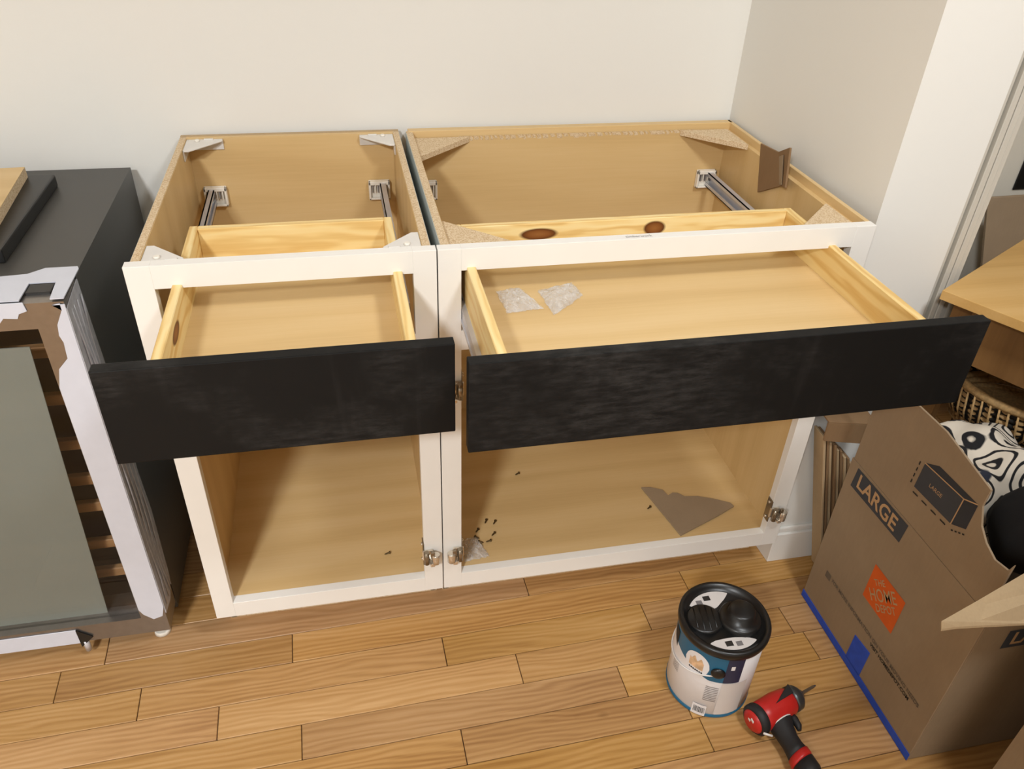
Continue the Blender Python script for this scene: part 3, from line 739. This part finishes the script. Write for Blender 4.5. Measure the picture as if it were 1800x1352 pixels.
# ------------------------------------------------------------------ moving box
BX0, BX1, BY0, BY1, BZ = .813, 1.235, -.478, -.077, .412
mb = thing('moving_box', (1.03, -.28, 0), 'open brown cardboard moving box with orange square and dark size printing', 'box')
t = .004
box('side_wall', (BX0, BY0, .002), (BX0+t, BY1, BZ), M['card'], mb, .0008)
box('side_wall', (BX1-t, BY0, .002), (BX1, BY1, BZ), M['card'], mb, .0008)
box('end_wall', (BX0+t, BY0, .002), (BX1-t, BY0+t, BZ), M['card'], mb, .0008)
box('end_wall', (BX0+t, BY1-t, .002), (BX1-t, BY1, BZ), M['card'], mb, .0008)
box('base', (BX0+t, BY0+t, .002), (BX1-t, BY1-t, .006), M['card'], mb, 0)
# upright flap with the picture of a box, leaning in a little at the top
FXP = BX0
def fxy(u, v): p = P(u, v, 'x', FXP); return (FXP, max(-.470, p.y), p.z)
fl = MB().prism([(FXP, -.082, BZ+.001), (FXP, -.470, BZ+.001)]+[fxy(*p) for p in ((1800, 1012), (1772, 1003), (1748, 984), (1733, 955), (1725, 925), (1727, 890), (1742, 862), (1664, 759), (1616, 714))]+[(FXP, -.085, .620)], (t, 0, 0)).build('flap', M['card'], mb, .0006, 1)
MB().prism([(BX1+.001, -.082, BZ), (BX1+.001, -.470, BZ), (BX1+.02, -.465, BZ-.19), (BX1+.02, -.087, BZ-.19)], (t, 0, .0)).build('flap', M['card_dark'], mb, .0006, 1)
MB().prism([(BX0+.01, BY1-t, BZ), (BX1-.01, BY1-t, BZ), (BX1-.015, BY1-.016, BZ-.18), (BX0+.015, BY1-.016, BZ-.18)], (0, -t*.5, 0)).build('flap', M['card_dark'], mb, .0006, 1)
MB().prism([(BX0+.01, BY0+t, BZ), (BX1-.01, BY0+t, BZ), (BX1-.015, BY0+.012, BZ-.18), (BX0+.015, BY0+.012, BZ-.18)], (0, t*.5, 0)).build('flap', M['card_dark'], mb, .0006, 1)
fx = BX0-.0006
def facepoly(pts, mat, par, name, d=0.):
    m = MB(); q = [(fx-d, y, z) for y, z in pts]
    ny = sum(q[i][1]*q[(i+1) % len(q)][2]-q[(i+1) % len(q)][1]*q[i][2] for i in range(len(q)))
    if ny > 0: q = q[::-1]
    m.add(q, [tuple(range(len(q)))]); return m.build(name, mat, par)
def fpx(u, v): p = P(u, v, 'x', fx); return (p.y, p.z)
sw = [c for c in mb.children if c.name.startswith('side_wall')][0]
facepoly([(-.103, .406), (-.266, .408), (-.262, .361), (-.099, .357)], M['ink'], sw, 'size_label')
textmesh('LARGE', .046, M['cardletter'], sw, lambda u, v: Vector((fx-.0004, -.113-u, .382+v)), thick=.0009, sx=.93)
A0 = fpx(1626.6, 813.8); A1 = fpx(1694.7, 877.4); A2 = fpx(1671, 921); A3 = fpx(1606.5, 855); A4 = fpx(1719.8, 887.8); A5 = fpx(1697.6, 930.7); A6 = fpx(1651.8, 819.7)
facepoly([A0, A1, A2, A3], M['ink'], fl, 'box_picture_front'); facepoly([A1, A4, A5, A2], M['ink2'], fl, 'box_picture_end'); facepoly([A0, A6, A4, A1], M['ink2'], fl, 'box_picture_top')
def fline(p, q, w, mat, par, name='printed_line'):
    d = Vector((q[0]-p[0], q[1]-p[1])); nn = Vector((-d.y, d.x)).normalized()*w/2
    facepoly([(p[0]+nn.x, p[1]+nn.y), (q[0]+nn.x, q[1]+nn.y), (q[0]-nn.x, q[1]-nn.y), (p[0]-nn.x, p[1]-nn.y)], mat, par, name, .0004)
for p, q in ((A0, A1), (A1, A2), (A1, A4)): fline(p, q, .0022, M['cardletter'], fl)
dv = Vector((A1[0]-A0[0], A1[1]-A0[1])).normalized(); nv = Vector((A0[0]-A3[0], A0[1]-A3[1])).normalized()
cc = Vector(((A0[0]+A2[0])/2, (A0[1]+A2[1])/2))-dv*.022
textmesh('LARGE', .011, M['cardletter'], fl, lambda u, v: Vector((fx-.0005, cc.x+dv.x*u+nv.x*v, cc.y+dv.y*u+nv.y*v)))
for a, b in ((A3, A2), (A2, A5), (A3, A0)):                     # dimension marks round the picture
    d = Vector((b[0]-a[0], b[1]-a[1])); nn = Vector((d.y, -d.x)).normalized()*.010
    if (a, b) == (A3, A0): nn = Vector((.010, 0))
    elif nn.y > 0: nn = -nn
    for k in range(4):
        p = Vector(a)+d*(k/4+.02)+nn; q = Vector(a)+d*(k/4+.16)+nn; fline(p, q, .0028, M['ink_black'], fl, 'dimension_mark')
# orange square with its lettering on the diagonal
S0 = Vector((-.2335, .1845)); sy, sz = -.0965, .0885
lg = facepoly([(S0.x, S0.y), (S0.x+sy, S0.y), (S0.x+sy, S0.y+sz), (S0.x, S0.y+sz)], M['orange'], sw, 'orange_emblem')
c0 = Vector((S0.x+sy/2, S0.y+sz/2)); e1 = Vector((sy, sz)).normalized(); e2 = Vector((-sy, sz)).normalized()
def diag(off): return lambda u, v: Vector((fx-.0005, c0.x+e1.x*u+e2.x*(v+off), c0.y+e1.y*u+e2.y*(v+off)))
textmesh('THE', .018, M['cardletter'], lg, diag(.0285), align='CENTER', thick=.0002)
textmesh('HOME', .036, M['cardletter'], lg, diag(.003), align='CENTER', thick=.0002, sx=.80)
textmesh('DEPOT', .022, M['cardletter'], lg, diag(-.0215), align='CENTER', thick=.0002, sx=.86)
facepoly([(-.122, .133), (-.140, .133), (-.140, .116), (-.122, .116)], M['ink_grey'], sw, 'grey_square')
textmesh('FOR MORE INFORMATION ON YOUR MOVING NEEDS', .0125, M['ink_grey'], sw, lambda u, v: Vector((fx-.0004, -.146-u, .1265+v)), thick=.0003, sx=.99)
textmesh('VISIT HOMEDEPOT.COM', .0115, M['ink_black'], sw, lambda u, v: Vector((fx-.0004, -.298-u, .113+v)), thick=.0003, sx=1.)
# blue tape along the foot and up the middle
MB().box((BX0-.0012, BY0-.001, .001), (BX0-.0004, BY1+.001, .020)).build('blue_tape', M['tape'], mb)
MB().prism([(BX0-.0012, -.256, .019), (BX0-.0012, -.306, .019), (BX0-.0012, -.307, .094), (BX0-.0012, -.257, .088)], (.0008, 0, 0)).build('blue_tape', M['tape'], mb)
# label on the end that faces the room
ew = [c for c in mb.children if c.name.startswith('end_wall')][0]
yy = BY0-.0006
MB().add([(.872, yy, .322), (1.035, yy, .322), (1.035, yy, .368), (.872, yy, .368)], [(0, 1, 2, 3)]).build('size_label', M['ink'], ew)
textmesh('LARGE', .044, M['cardletter'], ew, lambda u, v: Vector((.884+u, yy-.0004, .345+v)), thick=.0009, sx=.93)

# ------------------------------------------------------------------ what lies in and around the box
def pillow_mat():
    k = N('patterned_cloth'); v = k.coords((1, 1, 1))
    ct = k.math('FRACT', k.math('MULTIPLY', k.noise(v, 13., 0), 8.))
    col = k.ramp(ct, [(.0, srgb(22, 22, 26)), (.26, srgb(22, 22, 26)), (.32, srgb(224, 214, 198)), (.94, srgb(226, 216, 200)), (1., srgb(22, 22, 26))])
    big = k.ramp(k.noise(k.coords((1,1,1), 0, (.3, .1, .2)), 9, 0), [(.68, (0,0,0,1)), (.70, (1,1,1,1))])
    k.set(Base_Color=k.mix(big, col, srgb(40, 44, 58)), Roughness=.9); k.bump(k.noise(v, 400, 2), .2); return k.m
def pillow(name, c, sx, sy, h, rot, mat, label, cat, sag=0.):
    n = 26; vs = []; fs = []
    for s in (1, -1):
        base = len(vs)
        for i in range(n+1):
            for j in range(n+1):
                u, v = 2*i/n-1, 2*j/n-1
                e = max(0, (1-u**4)*(1-v**4))**.5
                x = u*sx*(1-.08*(1-abs(v))*(abs(u) > .7)); y = v*sy*(1-.08*(1-abs(u))*(abs(v) > .7))
                w = .008*math.sin(7*u+2*v)+.006*math.sin(9*v-3*u)
                vs.append(Vector((x, y, s*h*e+w*e*(s > 0)-sag*(u*u+v*v))))
        for i in range(n):
            for j in range(n):
                q = (base+i*(n+1)+j, base+(i+1)*(n+1)+j, base+(i+1)*(n+1)+j+1, base+i*(n+1)+j+1)
                fs.append(q if s > 0 else q[::-1])
    m = MB().add(vs, fs, True); m.xf(Matrix.Translation(c) @ rot)
    return tag(m.build(name, mat), label, cat)
M['pillow'] = pillow_mat()
pillow('patterned_cushion', (.957, -.212, .452), .128, .112, .085, Matrix.Rotation(.02, 4, 'Z'), M['pillow'], 'cream cushion with black curving line pattern stuffed into the moving box', 'cushion')
# black cloth bag slumped over the near rim
vs = []; n = 22
cb = Vector((.955, -.398, .512))
m = MB()
ring = []
for i in range(15):
    th_ = PI*i/14
    for k in range(n):
        ph = 2*PI*k/n
        r = 1+.10*math.sin(3*ph+1)*math.sin(th_)+.07*math.sin(5*ph+2*th_)
        ring.append(cb+Vector((.112*r*math.sin(th_)*math.cos(ph), .058*r*math.sin(th_)*math.sin(ph), .098*math.cos(th_)*(1+.06*math.sin(4*ph)*math.sin(th_)))))
m.add(ring, [(i*n+k, (i+1)*n+k, (i+1)*n+(k+1) % n, i*n+(k+1) % n) for i in range(14) for k in range(n)], True)
tag(m.build('cloth_bag', M['velvet']), 'black soft cloth bag slumped at the rim of the moving box', 'bag')

# woven basket behind the cushion
def weave_mat(name, a, b, s1, s2):
    k = N(name); tc = k.n('ShaderNodeTexCoord'); sp = k.n('ShaderNodeSeparateXYZ'); k.l(tc.outputs['Object'], sp.inputs[0])
    an = k.math('ARCTAN2', sp.outputs[1], sp.outputs[0])
    w1 = k.math('SINE', k.math('MULTIPLY', an, s1)); w2 = k.math('SINE', k.math('MULTIPLY', sp.outputs[2], s2))
    f = k.ramp(k.math('ADD', w1, k.math('MULTIPLY', w2, .9)), [(.42, (0,0,0,1)), (.58, (1,1,1,1))])
    k.set(Base_Color=k.mix(f, a, b), Roughness=.8); return k.m
M['straw'] = plain('straw', srgb(196, 160, 108), .75, var=.25, scale=150, bump=.3)
M['weave'] = weave_mat('black_straw_weave', srgb(30, 26, 22), srgb(186, 152, 104), 34, 420)
bk = thing('woven_basket', (1.215, -.03, .414), 'round woven straw basket with black pattern wedged above the cushion', 'basket')
bc_ = Vector((1.222, -.024, .4195)); BR = .153
tilt = Matrix.Translation(bc_) @ Matrix.Rotation(.0, 4, 'X')
for i in range(9):
    z = .0118*i; r = BR-.030+.030*min(1, i/5)
    mm = MB().tube([(r*math.cos(2*PI*k/48), r*math.sin(2*PI*k/48), z) for k in range(48)], .0066, 8, True).xf(tilt)
    mm.build('coil', M['straw'] if i in (0, 1, 2) else M['weave'], bk, origin=tilt @ Vector((0, 0, z)))
MB().tube([((BR+.004)*math.cos(2*PI*k/64), (BR+.004)*math.sin(2*PI*k/64),   .106) for k in range(64)], .0085, 10, True).xf(tilt).build('rim', M['straw'], bk)
MB().lathe([(BR-.034, 0), (0, .001)], 40, (0, 0, 0), cap=False).xf(tilt).build('base', M['straw'], bk)
st = MB()
for k in range(60):
    a = 2*PI*k/60; r0 = BR-.022; r1 = BR+.010
    st.tube([(r0*math.cos(a), r0*math.sin(a), .006), (r1*math.cos(a+.05), r1*math.sin(a+.05), .055), (r1*math.cos(a), r1*math.sin(a), .100)], .0022, 5)
st.xf(tilt); so = st.build('stake_weave', M['straw'], bk, kind='stuff')

# maple-topped table standing askew beyond the box
ang = math.atan2(.194, .348)
c0 = P(1657, 510, 'z', .735); e1 = Vector((math.cos(ang), math.sin(ang), 0)); e2 = Vector((math.sin(ang), -math.cos(ang), 0))
def rp(a, b, z): p = c0+e1*a+e2*b; return (p.x, p.y, z)
tb = thing('work_table', c0+e1*.25+e2*.27-Vector((0, 0, .735)), 'maple-topped wooden table with shade-darkened brown apron standing askew behind the moving box', 'table')
def slab(a0, a1, b0, b1, z0, z1, name, mat):
    return MB().prism([rp(a0, b0, z0), rp(a1, b0, z0), rp(a1, b1, z0), rp(a0, b1, z0)], (0, 0, z1-z0)).build(name, mat, tb, .0006, 1)
slab(0, .46, 0, .56, .716, .735, 'table_top', wood('table_maple', srgb(192, 148, 84), srgb(212, 170, 104), srgb(224, 186, 124), 'x', rings=5, rough=.4, ringamt=.2))
A_, B_0 = .038, .053
slab(A_, A_+.018, B_0, .54, .595, .7155, 'apron', M['shaded_brown_wood']); slab(.42, .438, B_0, .54, .595, .7155, 'apron', M['shaded_brown_wood'])
slab(A_+.018, .42, B_0, B_0+.018, .595, .7155, 'apron', M['shaded_brown_wood']); slab(A_+.018, .42, .522, .54, .595, .7155, 'apron', M['shaded_brown_wood'])
for a, b in ((A_+.019, B_0-.041), (.38, B_0-.041), (.125, .482), (.38, .482)):
    slab(a, a+.039, b, b+.039, 0, .7152, 'leg', M['shaded_brown_wood'])
# cardboard standing behind it, in front of the door
YC = .44
q = [P(1735, 375, 'y', YC), P(1727, 465, 'y', YC)]
kb = thing('cardboard_sheet', (1.6, YC, 0), 'brown cardboard sheet standing upright in front of the white door', 'cardboard')
x0 = .5*(q[0].x+q[1].x); zt_ = P(1760, 347, 'y', YC).z
sl = (q[1].x-q[0].x)/(q[1].z-q[0].z); xz = lambda z: q[0].x+(z-q[0].z)*sl
MB().prism([(xz(0), YC, 0), (q[1].x+.72, YC, 0), (q[1].x+.72, YC, zt_+.01), (xz(zt_), YC, zt_)], (0, .008, 0)).build('sheet', M['card'], kb, .0008, 1)
box('crease', (x0+.3, YC-.0005, .0), (x0+.304, YC+.0005, zt_), M['card_dark'], kb, 0)

# bundle of flattened boxes leaning between cabinet frame and moving box
fb = thing('flattened_boxes', (.88, -.02, 0), 'bundle of flattened cardboard boxes leaning against the wall end', 'cardboard')
for i in range(9):
    xb, xt = .889+.0100*i, .778+.0108*i; zt_ = .428-.0105*i-(.0 if i % 2 else .005)
    y0 = -.022+.002*(i % 3); w = .0058
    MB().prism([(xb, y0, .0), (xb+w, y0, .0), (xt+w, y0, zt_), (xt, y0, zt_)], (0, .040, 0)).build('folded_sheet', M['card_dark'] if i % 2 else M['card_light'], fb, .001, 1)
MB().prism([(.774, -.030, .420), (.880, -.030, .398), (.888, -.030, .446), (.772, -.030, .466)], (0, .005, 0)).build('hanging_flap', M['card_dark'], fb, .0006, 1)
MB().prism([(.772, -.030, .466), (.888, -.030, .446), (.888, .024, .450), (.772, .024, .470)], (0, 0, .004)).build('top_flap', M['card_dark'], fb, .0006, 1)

# added carton, out of view on the second one, to shade the moving box
shade_carton = thing('cardboard_carton', (1.13, -.80, .445), 'added tall cardboard carton on the plain carton, out of view, casting shade', 'box')
def carton(par, x0, x1, y0, y1, z0, z1):
    box('side_wall', (x0, y0, z0), (x0+.004, y1, z1), M['card'], par, .0008); box('side_wall', (x1-.004, y0, z0), (x1, y1, z1), M['card'], par, .0008)
    box('end_wall', (x0+.004, y0, z0), (x1-.004, y0+.004, z1), M['card'], par, .0008); box('end_wall', (x0+.004, y1-.004, z0), (x1-.004, y1, z1), M['card'], par, .0008)
    box('base', (x0+.004, y0+.004, z0), (x1-.004, y1-.004, z0+.004), M['card'], par, 0)
    ym = (y0+y1)/2; z1 -= .005
    box('top_flap', (x0, y0, z1+.0003), (x1, ym-.001, z1+.004), M['card'], par, .0006); box('top_flap', (x0, ym+.001, z1+.0003), (x1, y1, z1+.004), M['card'], par, .0006)
    box('packing_tape', (x0, ym-.025, z1+.0042), (x1, ym+.025, z1+.0046), M['card_light'], par, 0)
carton(shade_carton, .84, 1.39, -1.02, -.60, .4452, 1.16)
# added stack of cartons behind the camera, blocks the far lamp for shade
for i, (z0, z1) in enumerate(((.0005, .61), (.6152, 1.225), (1.2302, 1.84))):
    shade_stack = thing('cardboard_carton', (-.28, -1.72, z0), ['added brown carton at the foot of the unseen shading stack', 'added brown carton in the middle of the unseen shading stack', 'added brown carton on top of the unseen shading stack'][i], 'box', 'added shade cartons')
    carton(shade_stack, -.43, -.04, -1.90, -1.55, z0, z1)
# second carton in front, and a loose cut sheet resting on it
b2 = thing('cardboard_carton', (1.13, -.80, 0), 'plain brown cardboard carton in front of the printed moving box', 'box')
X2, Y2, Z2 = .852, -.585, .440
box('side_wall', (X2, Y2-.42, .001), (X2+.004, Y2, Z2), M['card'], b2, .0008); box('side_wall', (X2+.55, Y2-.42, .001), (X2+.554, Y2, Z2), M['card'], b2, .0008)
box('end_wall', (X2+.004, Y2-.004, .001), (X2+.55, Y2, Z2), M['card'], b2, .0008); box('end_wall', (X2+.004, Y2-.42, .001), (X2+.55, Y2-.416, Z2), M['card'], b2, .0008)
box('base', (X2+.004, Y2-.416, .001), (X2+.55, Y2-.004, .005), M['card'], b2, 0)
box('top_flap', (X2+.002, Y2-.21, Z2+.0004), (X2+.55, Y2-.001, Z2+.004), M['card_light'], b2, .0006); box('top_flap', (X2+.002, Y2-.42, Z2+.0004), (X2+.55, Y2-.212, Z2+.004), M['card_light'], b2, .0006)
T1 = P(1655, 1106, 'y', -.53); T2 = P(1655, 1092, 'y', -.525); T3 = P(1683, 1102, 'y', -.53); T4 = P(1800, 1096, 'y', -.53); T5 = P(1800, 1008, 'y', -.478); T6 = P(1720, 1055, 'y', -.50)
dR = (T4-T3).normalized()
sheet = MB().prism([T1, T3, T4, T4+dR*.22, T5+Vector((.25, 0, .0)), T5, T6, T2], (0, -.0005, -.004)).build('cardboard_offcut', M['card_light'], None)
tag(sheet, 'pale pointed cardboard offcut jutting out over the moving box', 'cardboard')
